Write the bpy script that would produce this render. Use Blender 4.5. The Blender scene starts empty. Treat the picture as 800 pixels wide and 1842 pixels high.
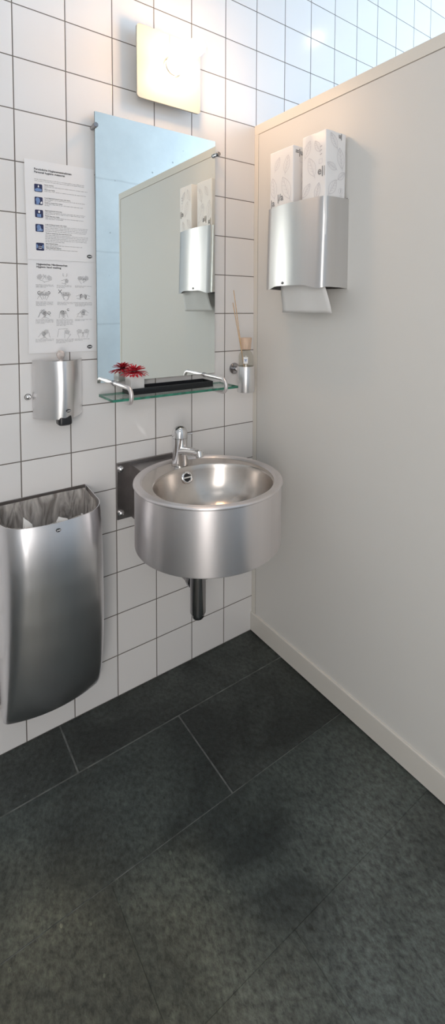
import bpy, bmesh, math, random
from mathutils import Vector, Matrix
PI = math.pi
random.seed(7)
S = bpy.context.scene
COL = S.collection

# ------------------------------------------------------------------ camera, light, exposure
cam_d = bpy.data.cameras.new('camera')
cam = bpy.data.objects.new('camera', cam_d); COL.objects.link(cam)
cam_d.sensor_fit = 'AUTO'; cam_d.sensor_width = 36.0
cam_d.lens = 849.3 / 1842 * 36.0
cam_d.shift_x = (400 - 433.7) / 1842
cam_d.shift_y = (602.1 - 921) / 1842
cam_d.clip_start = 0.02
yw, pt, rl = 0.6351, -0.0557, 0.0054
fw = Vector((math.sin(yw)*math.cos(pt), math.cos(yw)*math.cos(pt), math.sin(pt)))
rt0 = Vector((math.cos(yw), -math.sin(yw), 0)); up0 = rt0.cross(fw)
rt = math.cos(rl)*rt0 + math.sin(rl)*up0; up = -math.sin(rl)*rt0 + math.cos(rl)*up0
cam.matrix_world = Matrix(((rt.x, up.x, -fw.x, -1.2016), (rt.y, up.y, -fw.y, -1.5369), (rt.z, up.z, -fw.z, 1.3703), (0, 0, 0, 1)))
S.camera = cam

w = bpy.data.worlds.new('world'); S.world = w; w.use_nodes = True
w.node_tree.nodes['Background'].inputs[0].default_value = (0.75, 0.86, 1.0, 1)
w.node_tree.nodes['Background'].inputs[1].default_value = 0.6

def area(name, loc, target, sx, sy, energy, color):
    l = bpy.data.lights.new(name, 'AREA'); l.shape = 'RECTANGLE'; l.size = sx; l.size_y = sy
    l.energy = energy; l.color = color
    o = bpy.data.objects.new(name, l); COL.objects.link(o); o.location = loc
    o.rotation_euler = (Vector(target) - Vector(loc)).to_track_quat('-Z', 'Y').to_euler()
    return o
area('assumed_daylight', (2.45, -1.45, 2.35), (0.0, -1.1, 2.0), 1.7, 1.5, 104, (0.60, 0.79, 1.0))  # added area light for assumed daylight from the right; no window built
area('overhead_fill', (-1.5, -2.0, 3.30), (-1.2, -1.2, 0.0), 1.0, 0.8, 2.5, (1.0, 0.985, 0.965))  # weak overhead fill added on the camera side, no fixture behind it
area('rear_fill', (-1.62, -2.46, 1.22), (-0.45, -0.5, 0.95), 1.1, 1.9, 41, (1.0, 0.955, 0.91))  # fill added behind the camera for steel and lower walls; no doorway built

S.view_settings.view_transform = 'Standard'; S.view_settings.look = 'None'
S.view_settings.gamma = 1.0; S.view_settings.use_curve_mapping = False
S.view_settings.exposure = -0.03
S.cycles.max_bounces = 10; S.cycles.diffuse_bounces = 5; S.cycles.glossy_bounces = 6
S.cycles.transparent_max_bounces = 12; S.cycles.transmission_bounces = 8
S.cycles.sample_clamp_indirect = 4.0

# ------------------------------------------------------------------ materials
def new_mat(name):
    m = bpy.data.materials.new(name); m.use_nodes = True
    nt = m.node_tree; return m, nt, nt.nodes['Principled BSDF']
def mat(name, col, rough=0.5, metal=0.0, bump=0.0, bscale=200, var=0.0, vscale=8, spec=0.5, stretch=(1,1,1), coat=0.0):
    m, nt, b = new_mat(name)
    b.inputs['Base Color'].default_value = (*col, 1); b.inputs['Roughness'].default_value = rough
    b.inputs['Metallic'].default_value = metal; b.inputs['Specular IOR Level'].default_value = spec
    b.inputs['Coat Weight'].default_value = coat
    g = nt.nodes.new('ShaderNodeNewGeometry'); mp = nt.nodes.new('ShaderNodeMapping')
    mp.inputs['Scale'].default_value = stretch
    nt.links.new(g.outputs['Position'], mp.inputs['Vector'])
    if var:
        n = nt.nodes.new('ShaderNodeTexNoise'); n.inputs['Scale'].default_value = vscale; n.inputs['Detail'].default_value = 5
        nt.links.new(mp.outputs[0], n.inputs['Vector'])
        r = nt.nodes.new('ShaderNodeValToRGB')
        r.color_ramp.elements[0].position = .3; r.color_ramp.elements[1].position = .7
        r.color_ramp.elements[0].color = (*[c*(1-var) for c in col], 1); r.color_ramp.elements[1].color = (*[min(1, c*(1+var)) for c in col], 1)
        nt.links.new(n.outputs['Fac'], r.inputs[0]); nt.links.new(r.outputs[0], b.inputs['Base Color'])
    if bump:
        n = nt.nodes.new('ShaderNodeTexNoise'); n.inputs['Scale'].default_value = bscale; n.inputs['Detail'].default_value = 4
        nt.links.new(mp.outputs[0], n.inputs['Vector'])
        bp = nt.nodes.new('ShaderNodeBump'); bp.inputs['Strength'].default_value = bump; bp.inputs['Distance'].default_value = .002
        nt.links.new(n.outputs['Fac'], bp.inputs['Height']); nt.links.new(bp.outputs[0], b.inputs['Normal'])
    return m

def steel(name, col, rough, aniso, bump=.04, stretch=(1, 1, .06), var=.03):
    # brushed sheet: the brushing runs level, so reflections smear up and down
    m = mat(name, col, rough, 1.0, bump=bump, bscale=500, stretch=stretch, var=var, vscale=25)
    nt = m.node_tree; b = nt.nodes['Principled BSDF']
    tg = nt.nodes.new('ShaderNodeTangent'); tg.direction_type = 'RADIAL'; tg.axis = 'Z'
    nt.links.new(tg.outputs[0], b.inputs['Tangent'])
    b.inputs['Anisotropic'].default_value = aniso; b.inputs['Anisotropic Rotation'].default_value = .25
    return m

def tile_mat():
    m, nt, b = new_mat('white_glazed_tile'); N = nt.nodes.new; L = nt.links.new
    g = N('ShaderNodeNewGeometry'); sx = N('ShaderNodeSeparateXYZ'); L(g.outputs['Position'], sx.inputs[0])
    cx = N('ShaderNodeCombineXYZ'); ad = N('ShaderNodeMath'); ad.operation = 'ADD'; ad.inputs[1].default_value = 15.0
    L(sx.outputs['X'], ad.inputs[0]); L(ad.outputs[0], cx.inputs['X'])
    az = N('ShaderNodeMath'); az.operation = 'ADD'; az.inputs[1].default_value = 0.15
    L(sx.outputs['Z'], az.inputs[0]); L(az.outputs[0], cx.inputs['Y'])
    def brick(c1, c2, cm, mortar, smooth):
        k = N('ShaderNodeTexBrick'); k.offset = 0; k.squash = 1
        k.inputs['Scale'].default_value = 1; k.inputs['Brick Width'].default_value = .15; k.inputs['Row Height'].default_value = .15
        k.inputs['Mortar Size'].default_value = mortar; k.inputs['Mortar Smooth'].default_value = smooth; k.inputs['Bias'].default_value = 0
        k.inputs['Color1'].default_value = c1; k.inputs['Color2'].default_value = c2; k.inputs['Mortar'].default_value = cm
        L(cx.outputs[0], k.inputs['Vector']); return k
    k = brick((.80, .775, .76, 1), (.755, .735, .725, 1), (.15, .128, .112, 1), .0017, .15)
    L(k.outputs['Color'], b.inputs['Base Color'])
    mr = N('ShaderNodeMapRange'); mr.inputs['To Min'].default_value = .13; mr.inputs['To Max'].default_value = .8
    L(k.outputs['Fac'], mr.inputs[0]); L(mr.outputs[0], b.inputs['Roughness'])
    k2 = brick((1, 1, 1, 1), (1, 1, 1, 1), (0, 0, 0, 1), .0035, 1.0)
    n = N('ShaderNodeTexNoise'); n.inputs['Scale'].default_value = 7; L(g.outputs['Position'], n.inputs['Vector'])
    mul = N('ShaderNodeMath'); mul.operation = 'MULTIPLY_ADD'; mul.inputs[1].default_value = .5
    L(n.outputs['Fac'], mul.inputs[0]); L(k2.outputs['Color'], mul.inputs[2])
    bp = N('ShaderNodeBump'); bp.inputs['Strength'].default_value = .45; bp.inputs['Distance'].default_value = .002
    L(mul.outputs[0], bp.inputs['Height']); L(bp.outputs[0], b.inputs['Normal'])
    return m

def slate(name, c_dark, c_light, seed):
    m, nt, b = new_mat(name); N = nt.nodes.new; L = nt.links.new
    g = N('ShaderNodeNewGeometry'); mp = N('ShaderNodeMapping'); L(g.outputs['Position'], mp.inputs[0])
    mp.inputs['Location'].default_value = (seed, seed*.7, 0)
    n1 = N('ShaderNodeTexNoise'); n1.inputs['Scale'].default_value = 3.6; n1.inputs['Detail'].default_value = 9; n1.inputs['Roughness'].default_value = .62
    n1.inputs['Distortion'].default_value = .6
    L(mp.outputs[0], n1.inputs['Vector'])
    r = N('ShaderNodeValToRGB'); r.color_ramp.elements[0].position = .40; r.color_ramp.elements[1].position = .63
    r.color_ramp.elements[0].color = (*c_dark, 1); r.color_ramp.elements[1].color = (*c_light, 1)
    L(n1.outputs['Fac'], r.inputs[0])
    base = r.outputs[0]
    # broad uneven patches: olive at front left, paler at front right
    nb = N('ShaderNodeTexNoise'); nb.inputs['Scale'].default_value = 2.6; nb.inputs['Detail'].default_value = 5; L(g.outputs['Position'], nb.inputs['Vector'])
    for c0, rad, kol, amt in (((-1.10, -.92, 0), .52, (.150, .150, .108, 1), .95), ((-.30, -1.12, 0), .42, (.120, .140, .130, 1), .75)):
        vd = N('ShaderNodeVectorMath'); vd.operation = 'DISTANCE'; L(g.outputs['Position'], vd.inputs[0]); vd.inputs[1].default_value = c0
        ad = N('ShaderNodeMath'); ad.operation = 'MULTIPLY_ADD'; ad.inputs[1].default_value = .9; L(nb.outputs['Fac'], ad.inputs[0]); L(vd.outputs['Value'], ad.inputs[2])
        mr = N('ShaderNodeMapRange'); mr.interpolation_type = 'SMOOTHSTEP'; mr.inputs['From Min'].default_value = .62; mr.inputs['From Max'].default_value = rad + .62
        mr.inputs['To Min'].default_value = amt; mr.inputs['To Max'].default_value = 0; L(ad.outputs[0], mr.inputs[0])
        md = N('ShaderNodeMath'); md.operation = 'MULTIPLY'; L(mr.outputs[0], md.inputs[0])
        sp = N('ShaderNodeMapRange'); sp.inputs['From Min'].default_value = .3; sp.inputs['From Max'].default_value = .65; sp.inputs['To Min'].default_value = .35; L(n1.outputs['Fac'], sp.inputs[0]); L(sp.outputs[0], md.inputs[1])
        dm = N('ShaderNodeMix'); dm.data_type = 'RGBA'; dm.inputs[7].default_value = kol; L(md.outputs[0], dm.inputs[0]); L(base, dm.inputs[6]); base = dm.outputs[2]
    n2 = N('ShaderNodeTexNoise'); n2.inputs['Scale'].default_value = 85; n2.inputs['Detail'].default_value = 6; n2.inputs['Roughness'].default_value = .7
    mp2 = N('ShaderNodeMapping'); mp2.inputs['Rotation'].default_value = (0, 0, .5); mp2.inputs['Scale'].default_value = (1, .7, 1)
    L(g.outputs['Position'], mp2.inputs[0]); L(mp2.outputs[0], n2.inputs['Vector'])
    r2 = N('ShaderNodeValToRGB'); r2.color_ramp.elements[0].position = .34; r2.color_ramp.elements[1].position = .72
    r2.color_ramp.elements[0].color = (.4, .4, .4, 1); r2.color_ramp.elements[1].color = (1.7, 1.7, 1.7, 1)
    L(n2.outputs['Fac'], r2.inputs[0])
    mx = N('ShaderNodeMix'); mx.data_type = 'RGBA'; mx.blend_type = 'MULTIPLY'; mx.inputs[0].default_value = 1
    L(base, mx.inputs[6]); L(r2.outputs[0], mx.inputs[7])
    # small cleft pits and pale scuff flecks of the split stone
    v = N('ShaderNodeTexVoronoi'); v.inputs['Scale'].default_value = 34; v.inputs['Randomness'].default_value = 1; L(mp2.outputs[0], v.inputs['Vector'])
    sz = N('ShaderNodeSeparateColor'); L(v.outputs['Color'], sz.inputs[0])
    th = N('ShaderNodeMath'); th.operation = 'MULTIPLY_ADD'; th.inputs[1].default_value = .30; th.inputs[2].default_value = -.13; L(sz.outputs[0], th.inputs[0])
    lt = N('ShaderNodeMath'); lt.operation = 'LESS_THAN'; L(v.outputs['Distance'], lt.inputs[0]); L(th.outputs[0], lt.inputs[1])
    wh = N('ShaderNodeMath'); wh.operation = 'GREATER_THAN'; wh.inputs[1].default_value = .72; L(sz.outputs[1], wh.inputs[0])
    fl = N('ShaderNodeMix'); fl.data_type = 'RGBA'; fl.inputs[6].default_value = (.45, .45, .45, 1); fl.inputs[7].default_value = (2.1, 2.1, 2.0, 1); L(wh.outputs[0], fl.inputs[0])
    m3 = N('ShaderNodeMix'); m3.data_type = 'RGBA'; m3.inputs[6].default_value = (1, 1, 1, 1); L(lt.outputs[0], m3.inputs[0]); L(fl.outputs[2], m3.inputs[7])
    m4 = N('ShaderNodeMix'); m4.data_type = 'RGBA'; m4.blend_type = 'MULTIPLY'; m4.inputs[0].default_value = .8; L(mx.outputs[2], m4.inputs[6]); L(m3.outputs[2], m4.inputs[7])
    L(m4.outputs[2], b.inputs['Base Color'])
    b.inputs['Roughness'].default_value = .42; b.inputs['Specular IOR Level'].default_value = .45
    ms = N('ShaderNodeMath'); ms.operation = 'MULTIPLY_ADD'; ms.inputs[1].default_value = .6
    L(n1.outputs['Fac'], ms.inputs[0]); L(n2.outputs['Fac'], ms.inputs[2])
    bp = N('ShaderNodeBump'); bp.inputs['Strength'].default_value = .7; bp.inputs['Distance'].default_value = .005
    L(ms.outputs[0], bp.inputs['Height']); L(bp.outputs[0], b.inputs['Normal'])
    return m

def concrete():
    m, nt, b = new_mat('board_marked_concrete'); N = nt.nodes.new; L = nt.links.new
    g = N('ShaderNodeNewGeometry')
    n = N('ShaderNodeTexNoise'); n.inputs['Scale'].default_value = 2.2; n.inputs['Detail'].default_value = 10; n.inputs['Roughness'].default_value = .65
    L(g.outputs['Position'], n.inputs['Vector'])
    r = N('ShaderNodeValToRGB'); r.color_ramp.elements[0].position = .3; r.color_ramp.elements[1].position = .7
    r.color_ramp.elements[0].color = (.72, .72, .715, 1); r.color_ramp.elements[1].color = (.86, .86, .855, 1)
    L(n.outputs['Fac'], r.inputs[0])
    v = N('ShaderNodeTexVoronoi'); v.inputs['Scale'].default_value = 8; v.inputs['Randomness'].default_value = 1
    L(g.outputs['Position'], v.inputs['Vector'])
    lt = N('ShaderNodeMapRange'); lt.inputs['From Min'].default_value = .04; lt.inputs['From Max'].default_value = .085
    L(v.outputs['Distance'], lt.inputs[0])
    sx = N('ShaderNodeSeparateXYZ'); L(g.outputs['Position'], sx.inputs[0])
    n3 = N('ShaderNodeTexNoise'); n3.inputs['Scale'].default_value = 6; n3.inputs['Detail'].default_value = 6; L(g.outputs['Position'], n3.inputs['Vector'])
    wob = N('ShaderNodeMath'); wob.operation = 'MULTIPLY_ADD'; wob.inputs[1].default_value = .02
    L(n3.outputs['Fac'], wob.inputs[0]); L(sx.outputs['Z'], wob.inputs[2])
    pp = N('ShaderNodeMath'); pp.operation = 'PINGPONG'; pp.inputs[1].default_value = .31
    L(wob.outputs[0], pp.inputs[0])
    ln = N('ShaderNodeMapRange'); ln.inputs['From Min'].default_value = .0; ln.inputs['From Max'].default_value = .012
    ln.inputs['To Min'].default_value = .84; L(pp.outputs[0], ln.inputs[0])
    m1 = N('ShaderNodeMapRange'); m1.inputs['To Min'].default_value = .55; L(lt.outputs[0], m1.inputs[0])
    mm = N('ShaderNodeMath'); mm.operation = 'MULTIPLY'; L(m1.outputs[0], mm.inputs[0]); L(ln.outputs[0], mm.inputs[1])
    mx = N('ShaderNodeMix'); mx.data_type = 'RGBA'; mx.blend_type = 'MULTIPLY'; mx.inputs[0].default_value = 1
    L(r.outputs[0], mx.inputs[6]); L(mm.outputs[0], mx.inputs[7]); L(mx.outputs[2], b.inputs['Base Color'])
    b.inputs['Roughness'].default_value = .7
    bp = N('ShaderNodeBump'); bp.inputs['Strength'].default_value = .3; bp.inputs['Distance'].default_value = .006
    L(mm.outputs[0], bp.inputs['Height']); L(bp.outputs[0], b.inputs['Normal'])
    return m

def glassy(name, tint, gloss_rough=.02, fac=.06, dens=1.0):
    # thin clear pane: transparent with fresnel reflection
    m = bpy.data.materials.new(name); m.use_nodes = True; nt = m.node_tree; nt.nodes.clear()
    N = nt.nodes.new; L = nt.links.new
    t = N('ShaderNodeBsdfTransparent'); t.inputs[0].default_value = (*tint, 1)
    g = N('ShaderNodeBsdfGlossy'); g.inputs['Roughness'].default_value = gloss_rough
    lw = N('ShaderNodeLayerWeight'); lw.inputs['Blend'].default_value = .5
    pw_ = N('ShaderNodeMath'); pw_.operation = 'POWER'; pw_.inputs[1].default_value = 4.0; L(lw.outputs['Facing'], pw_.inputs[0])
    f = N('ShaderNodeMath'); f.operation = 'MULTIPLY_ADD'; f.inputs[1].default_value = .55; f.inputs[2].default_value = fac; L(pw_.outputs[0], f.inputs[0])
    mx = N('ShaderNodeMixShader'); o = N('ShaderNodeOutputMaterial')
    L(f.outputs[0], mx.inputs[0]); L(t.outputs[0], mx.inputs[1]); L(g.outputs[0], mx.inputs[2]); L(mx.outputs[0], o.inputs[0])
    return m
def film_mat():
    m = bpy.data.materials.new('clear_film_liner'); m.use_nodes = True; nt = m.node_tree; nt.nodes.clear()
    N = nt.nodes.new; L = nt.links.new
    t = N('ShaderNodeBsdfTransparent'); t.inputs[0].default_value = (.9, .87, .84, 1)
    p = N('ShaderNodeBsdfPrincipled'); p.inputs['Base Color'].default_value = (.86, .81, .77, 1); p.inputs['Roughness'].default_value = .3
    g = N('ShaderNodeNewGeometry'); mp = N('ShaderNodeMapping'); mp.inputs['Scale'].default_value = (1, 1, .25)
    L(g.outputs['Position'], mp.inputs[0])
    n = N('ShaderNodeTexNoise'); n.inputs['Scale'].default_value = 38; n.inputs['Detail'].default_value = 4; n.inputs['Distortion'].default_value = 1.5
    L(mp.outputs[0], n.inputs['Vector'])
    mr = N('ShaderNodeMapRange'); mr.inputs['From Min'].default_value = .35; mr.inputs['From Max'].default_value = .75
    mr.inputs['To Min'].default_value = .22; mr.inputs['To Max'].default_value = .75
    L(n.outputs['Fac'], mr.inputs[0])
    bp = N('ShaderNodeBump'); bp.inputs['Strength'].default_value = .9; bp.inputs['Distance'].default_value = .006
    L(n.outputs['Fac'], bp.inputs['Height']); L(bp.outputs[0], p.inputs['Normal'])
    mx = N('ShaderNodeMixShader'); o = N('ShaderNodeOutputMaterial')
    L(mr.outputs[0], mx.inputs[0]); L(t.outputs[0], mx.inputs[1]); L(p.outputs[0], mx.inputs[2]); L(mx.outputs[0], o.inputs[0])
    return m
def emit(name, col, strength):
    m, nt, b = new_mat(name)
    b.inputs['Base Color'].default_value = (.9, .9, .88, 1)
    b.inputs['Emission Color'].default_value = (*col, 1); b.inputs['Emission Strength'].default_value = strength
    return m

M = dict(
    tile=tile_mat(), concrete=concrete(),
    plaster=mat('white_plaster', (.72, .72, .71), .8, bump=.1, bscale=60),
    grey_plaster=mat('grey_plaster', (.66, .65, .63), .8, bump=.1, bscale=60),
    laminate=mat('cream_laminate', (.70, .685, .655), .42, bump=.12, bscale=900, spec=.35),
    edge=mat('cream_edge_band', (.72, .69, .63), .38, bump=.05, bscale=400),
    groove=mat('shadow_joint', (.24, .21, .18), .8, var=.1),
    baseboard=mat('cream_baseboard', (.68, .65, .60), .4, bump=.05, bscale=300),
    grout=mat('grey_floor_grout', (.16, .165, .158), .8, var=.45, vscale=30),
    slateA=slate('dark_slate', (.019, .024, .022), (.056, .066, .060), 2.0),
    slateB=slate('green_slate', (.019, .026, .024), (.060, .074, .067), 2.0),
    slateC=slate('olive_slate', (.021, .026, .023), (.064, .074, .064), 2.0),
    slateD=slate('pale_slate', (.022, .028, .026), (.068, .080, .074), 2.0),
    steel=steel('brushed_steel', (.86, .85, .85), .38, .8),
    steel_disp=steel('brushed_dispenser_steel', (.68, .67, .665), .40, .6),
    steel_bin=steel('brushed_bin_steel', (.80, .79, .81), .31, .4),
    steel_h=steel('satin_steel', (.84, .80, .80), .42, .8, bump=.02),
    steel_dark=mat('dull_steel_plate', (.30, .28, .275), .34, 1.0, bump=.05, bscale=400, var=.12, vscale=25),
    bowl=mat('polished_steel_bowl', (.62, .57, .53), .24, 1.0, bump=.05, bscale=60, var=.07, vscale=18),
    chrome=mat('chrome', (.78, .77, .77), .06, 1.0, var=.02),
    trapchrome=mat('smoked_chrome', (.36, .35, .36), .12, 1.0, var=.05),
    mirror=mat('mirror_silvering', (.83, .88, .86), .0, 1.0),
    mirror_edge=mat('mirror_glass_edge', (.16, .2, .2), .2, 0, var=.1),
    paper=mat('white_paper', (.82, .81, .815), .75, bump=.05, bscale=40),
    paper2=mat('white_tissue', (.80, .785, .765), .85, bump=.3, bscale=70),
    wrap=mat('white_printed_wrap', (.86, .85, .85), .38, bump=.35, bscale=22),
    wrapprint=mat('grey_print', (.60, .58, .61), .5, var=.05),
    ink=mat('black_ink', (.03, .03, .035), .6, var=.1),
    inkgrey=mat('grey_ink', (.33, .33, .34), .7, var=.1),
    inkline=mat('thin_grey_ink', (.27, .27, .28), .7, var=.1),
    navy=mat('navy_ink', (.018, .024, .085), .5, var=.1),
    skyink=mat('light_blue_ink', (.17, .27, .50), .5, var=.05),
    white=mat('white_print', (.85, .85, .85), .5, var=.02),
    black=mat('black_plastic', (.012, .012, .014), .28, bump=.03),
    tray=mat('black_tray_lacquer', (.010, .011, .014), .35, bump=.1, bscale=120),
    red=mat('red_petals', (.50, .010, .026), .45, var=.35, vscale=60),
    redcore=mat('dark_red_centre', (.12, .004, .010), .6, var=.3, vscale=200),
    pot=mat('frosted_white_pot', (.66, .65, .64), .35, bump=.1, bscale=60, var=.05, vscale=30),
    glass=glassy('clear_glass', (.94, .97, .955)),
    bottle=glassy('clear_bottle_glass', (.90, .89, .85), .04),
    glass_edge=mat('green_glass_edge', (.02, .17, .11), .08, 0, var=.4, vscale=60, spec=.7),
    wood=mat('pale_wood', (.66, .48, .36), .55, var=.12, vscale=40, stretch=(4, 4, .5)),
    reed=mat('reed', (.68, .46, .27), .6, var=.15, vscale=80),
    amber=mat('smoky_clear_plastic', (.62, .55, .52), .12, 0, var=.25, vscale=90),
    film=film_mat(),
    plate=mat('ivory_enamel', (.50, .485, .43), .35, var=.01),
    opal=mat('opal_white_glass', (.86, .85, .82), .2, var=.01),
    tube=emit('lit_opal_tube', (1.0, .62, .345), 57),
    bulb=emit('lit_bulb', (1.0, .97, .92), 45),
)

# ------------------------------------------------------------------ mesh helpers
def box(bm, x0, x1, y0, y1, z0, z1, bev=0.0, seg=2):
    r = bmesh.ops.create_cube(bm, size=1.0); vs = r['verts']
    for v in vs:
        v.co = Vector(((x0+x1)/2 + v.co.x*(x1-x0), (y0+y1)/2 + v.co.y*(y1-y0), (z0+z1)/2 + v.co.z*(z1-z0)))
    if bev:
        es = list({e for v in vs for e in v.link_edges})
        bmesh.ops.bevel(bm, geom=es, offset=bev, segments=seg, affect='EDGES', profile=.6)
def loft(bm, rings, close=True, cap0=False, cap1=False):
    R = [[bm.verts.new(p) for p in r] for r in rings]; n = len(R[0])
    for a, b in zip(R[:-1], R[1:]):
        for i in range(n if close else n-1):
            j = (i+1) % n
            bm.faces.new((a[i], a[j], b[j], b[i]))
    if cap0: bm.faces.new(list(reversed(R[0])))
    if cap1: bm.faces.new(R[-1])
    return R
def basis(d):
    d = Vector(d).normalized(); a = Vector((0, 0, 1)) if abs(d.z) < .9 else Vector((1, 0, 0))
    u = d.cross(a).normalized(); return d, u, d.cross(u).normalized()
def lathe(bm, o, d, prof, n=32, cap0=False, cap1=False):
    d, u, v = basis(d); o = Vector(o)
    rings = [[o + d*h + (u*math.cos(2*PI*i/n) + v*math.sin(2*PI*i/n))*max(r, 1e-5) for i in range(n)] for r, h in prof]
    loft(bm, rings, True, cap0, cap1)
def tube(bm, pts, r, n=16, caps=True):
    pts = [Vector(p) for p in pts]; rs = r if isinstance(r, (list, tuple)) else [r]*len(pts)
    t0 = (pts[1]-pts[0]).normalized(); _, u, v = basis(t0); rings = []
    for i, p in enumerate(pts):
        t = ((pts[min(i+1, len(pts)-1)] - pts[max(i-1, 0)])).normalized()
        u = (u - t*u.dot(t)).normalized(); v = t.cross(u)
        rings.append([p + (u*math.cos(2*PI*k/n) + v*math.sin(2*PI*k/n))*rs[i] for k in range(n)])
    loft(bm, rings, True, caps, caps)
def poly(bm, pts, thick=None):
    vs = [bm.verts.new(p) for p in pts]; return bm.faces.new(vs)
def extr(bm, pts, d):
    d = Vector(d); a = [Vector(p) for p in pts]; loft(bm, [a, [p+d for p in a]], True, True, True)

def obj(name, bm, m, parent=None, smooth=40, label=None):
    bmesh.ops.recalc_face_normals(bm, faces=bm.faces[:])
    me = bpy.data.meshes.new(name)
    if parent is not None:
        p = parent; off = Vector((0, 0, 0))
        while p is not None: off += p.location; p = p.parent
        bmesh.ops.translate(bm, verts=bm.verts[:], vec=-off)
    bm.to_mesh(me); bm.free()
    for mm in (m if isinstance(m, (list, tuple)) else [m]): me.materials.append(mm)
    o = bpy.data.objects.new(name, me); COL.objects.link(o)
    if parent is not None: o.parent = parent
    if smooth:
        for f in me.polygons: f.use_smooth = True
        me.set_sharp_from_angle(angle=math.radians(smooth))
    if label: o['label'] = label
    return o
def solid(o, th, off=-1, ang=35):
    md = o.modifiers.new('thickness', 'SOLIDIFY'); md.thickness = th; md.offset = off
    e = o.modifiers.new('crisp_edges', 'EDGE_SPLIT'); e.split_angle = math.radians(ang)
def thing(name, label, cat, loc, group=None):
    o = bpy.data.objects.new(name, None); COL.objects.link(o); o.location = loc
    o.empty_display_size = .05
    o['label'] = label; o['category'] = cat
    if group: o['group'] = group
    return o
def struct(name, bm, m, parent=None, smooth=0):
    o = obj(name, bm, m, parent, smooth); o['kind'] = 'structure'; return o
B = bmesh.new

def text_bm(bm, s, size, frame, bold=0.0, align='LEFT', shear=0.0):
    """letters laid on the plane frame = (origin, right, up)"""
    c = bpy.data.curves.new('letters', 'FONT'); c.body = s; c.size = size; c.offset = bold; c.align_x = align; c.shear = shear
    c.resolution_u = 3
    o = bpy.data.objects.new('letters', c); COL.objects.link(o)
    dg = bpy.context.evaluated_depsgraph_get(); dg.update()
    me = bpy.data.meshes.new_from_object(o.evaluated_get(dg))
    O, R, U = [Vector(v) for v in frame]
    off = len(bm.verts)
    vs = [bm.verts.new(O + R*v.co.x + U*v.co.y) for v in me.vertices]
    for p in me.polygons:
        try: bm.faces.new([vs[i] for i in p.vertices])
        except ValueError: pass
    bpy.data.objects.remove(o); bpy.data.curves.remove(c); bpy.data.meshes.remove(me)
def strip(bm, pts, wd, to3):
    """thin inked line through 2-D points"""
    P = [Vector(p) for p in pts]; L = []; Rr = []
    for i, p in enumerate(P):
        t = (P[min(i+1, len(P)-1)] - P[max(i-1, 0)])
        if t.length < 1e-9: t = Vector((1, 0))
        t.normalize(); n = Vector((-t.y, t.x))*wd/2
        L.append(bm.verts.new(to3(p+n))); Rr.append(bm.verts.new(to3(p-n)))
    for i in range(len(P)-1): bm.faces.new((L[i], L[i+1], Rr[i+1], Rr[i]))
def disc(bm, c, a, b, to3, n=24):
    poly(bm, [to3(Vector((c[0]+a*math.cos(2*PI*i/n), c[1]+b*math.sin(2*PI*i/n)))) for i in range(n)])
def bez(p0, p1, p2, n=8):
    p0, p1, p2 = Vector(p0), Vector(p1), Vector(p2)
    return [p0*(1-t)**2 + p1*2*t*(1-t) + p2*t*t for t in [i/n for i in range(n+1)]]

# oval emblem: dark oval with white slanted letters, laid on a small raised badge
def emblem(parent, O, R, U, w, name='emblem'):
    O, R, U = Vector(O), Vector(R).normalized(), Vector(U).normalized(); Nn = R.cross(U)
    bm = B(); n = 28
    ring = lambda k, h: [O + R*(w/2*k*math.cos(2*PI*i/n)) + U*(w*.36*k*math.sin(2*PI*i/n)) + Nn*h for i in range(n)]
    loft(bm, [ring(1, 0), ring(1, .0006), ring(.93, .0009)], True, False, True)
    o = obj(name, bm, M['ink'], parent, 30)
    bm = B(); text_bm(bm, 'cws', w*.46, (O + Nn*.0012 - U*w*.115, R, U), w*.012, 'CENTER', .25)
    obj('emblem_letters', bm, M['white'], o, 0)

# ------------------------------------------------------------------ structure
bm = B(); box(bm, -2.3, 2.5, 0, .12, 0, 3.4); struct('wall_back', bm, M['tile'])
bm = B(); box(bm, -2.3, 2.5, -2.62, -2.5, 0, 3.4); struct('wall_front', bm, M['concrete'])
bm = B(); box(bm, -2.42, -2.3, -2.62, .12, 0, 3.4); struct('wall_left', bm, M['grey_plaster'])
bm = B(); box(bm, 2.5, 2.62, -2.62, .12, 0, 3.4); struct('wall_right_outer', bm, M['plaster'])
bm = B(); box(bm, -2.42, 2.62, -2.62, .12, 3.4, 3.5); struct('ceiling', bm, M['plaster'])
# slate floor: slabs with grout joints
bm = B()
box(bm, -2.42, 2.62, -2.62, .12, -.06, -.0022)
for f in bm.faces: f.material_index = 0
rows = [(-.1912, -.002, [-2.3, -1.7, -.80, .12, 1.0, 2.5], .0055), (-.508, -.1968, [-2.3, -1.38, -.466, .45, 1.36, 2.5], .005),
        (-.8311, -.5115, [-2.3, -1.72, -.822, .085, 1.0, 2.5], .0007), (-1.15, -.8317, [-2.3, -1.43, -.5255, .38, 1.3, 2.5], .0007),
        (-1.47, -1.152, [-2.3, -1.7, -.8, .1, 1.0, 2.5], .002), (-1.79, -1.472, [-2.3, -1.4, -.5, .4, 1.3, 2.5], .002),
        (-2.11, -1.792, [-2.3, -1.7, -.8, .1, 1.0, 2.5], .002), (-2.5, -2.112, [-2.3, -1.4, -.5, .4, 1.3, 2.5], .002)]
pick = {(0, 1): 1, (0, 2): 1, (1, 1): 2, (1, 2): 1, (2, 1): 3, (2, 2): 2, (3, 1): 3, (3, 2): 4, (3, 0): 3}
for ri, (y0, y1, xs, gp) in enumerate(rows):
    for ci in range(len(xs)-1):
        k0 = set(bm.faces)
        box(bm, xs[ci]+gp/2, xs[ci+1]-gp/2, y0, y1, -.02, 0, .0008 if gp > .003 else .0002, 1)
        mi = pick.get((ri, ci), random.choice([1, 2, 3]))
        for f in bm.faces:
            if f not in k0: f.material_index = mi
struct('floor', bm, [M['grout'], M['slateA'], M['slateB'], M['slateC'], M['slateD']])

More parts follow.
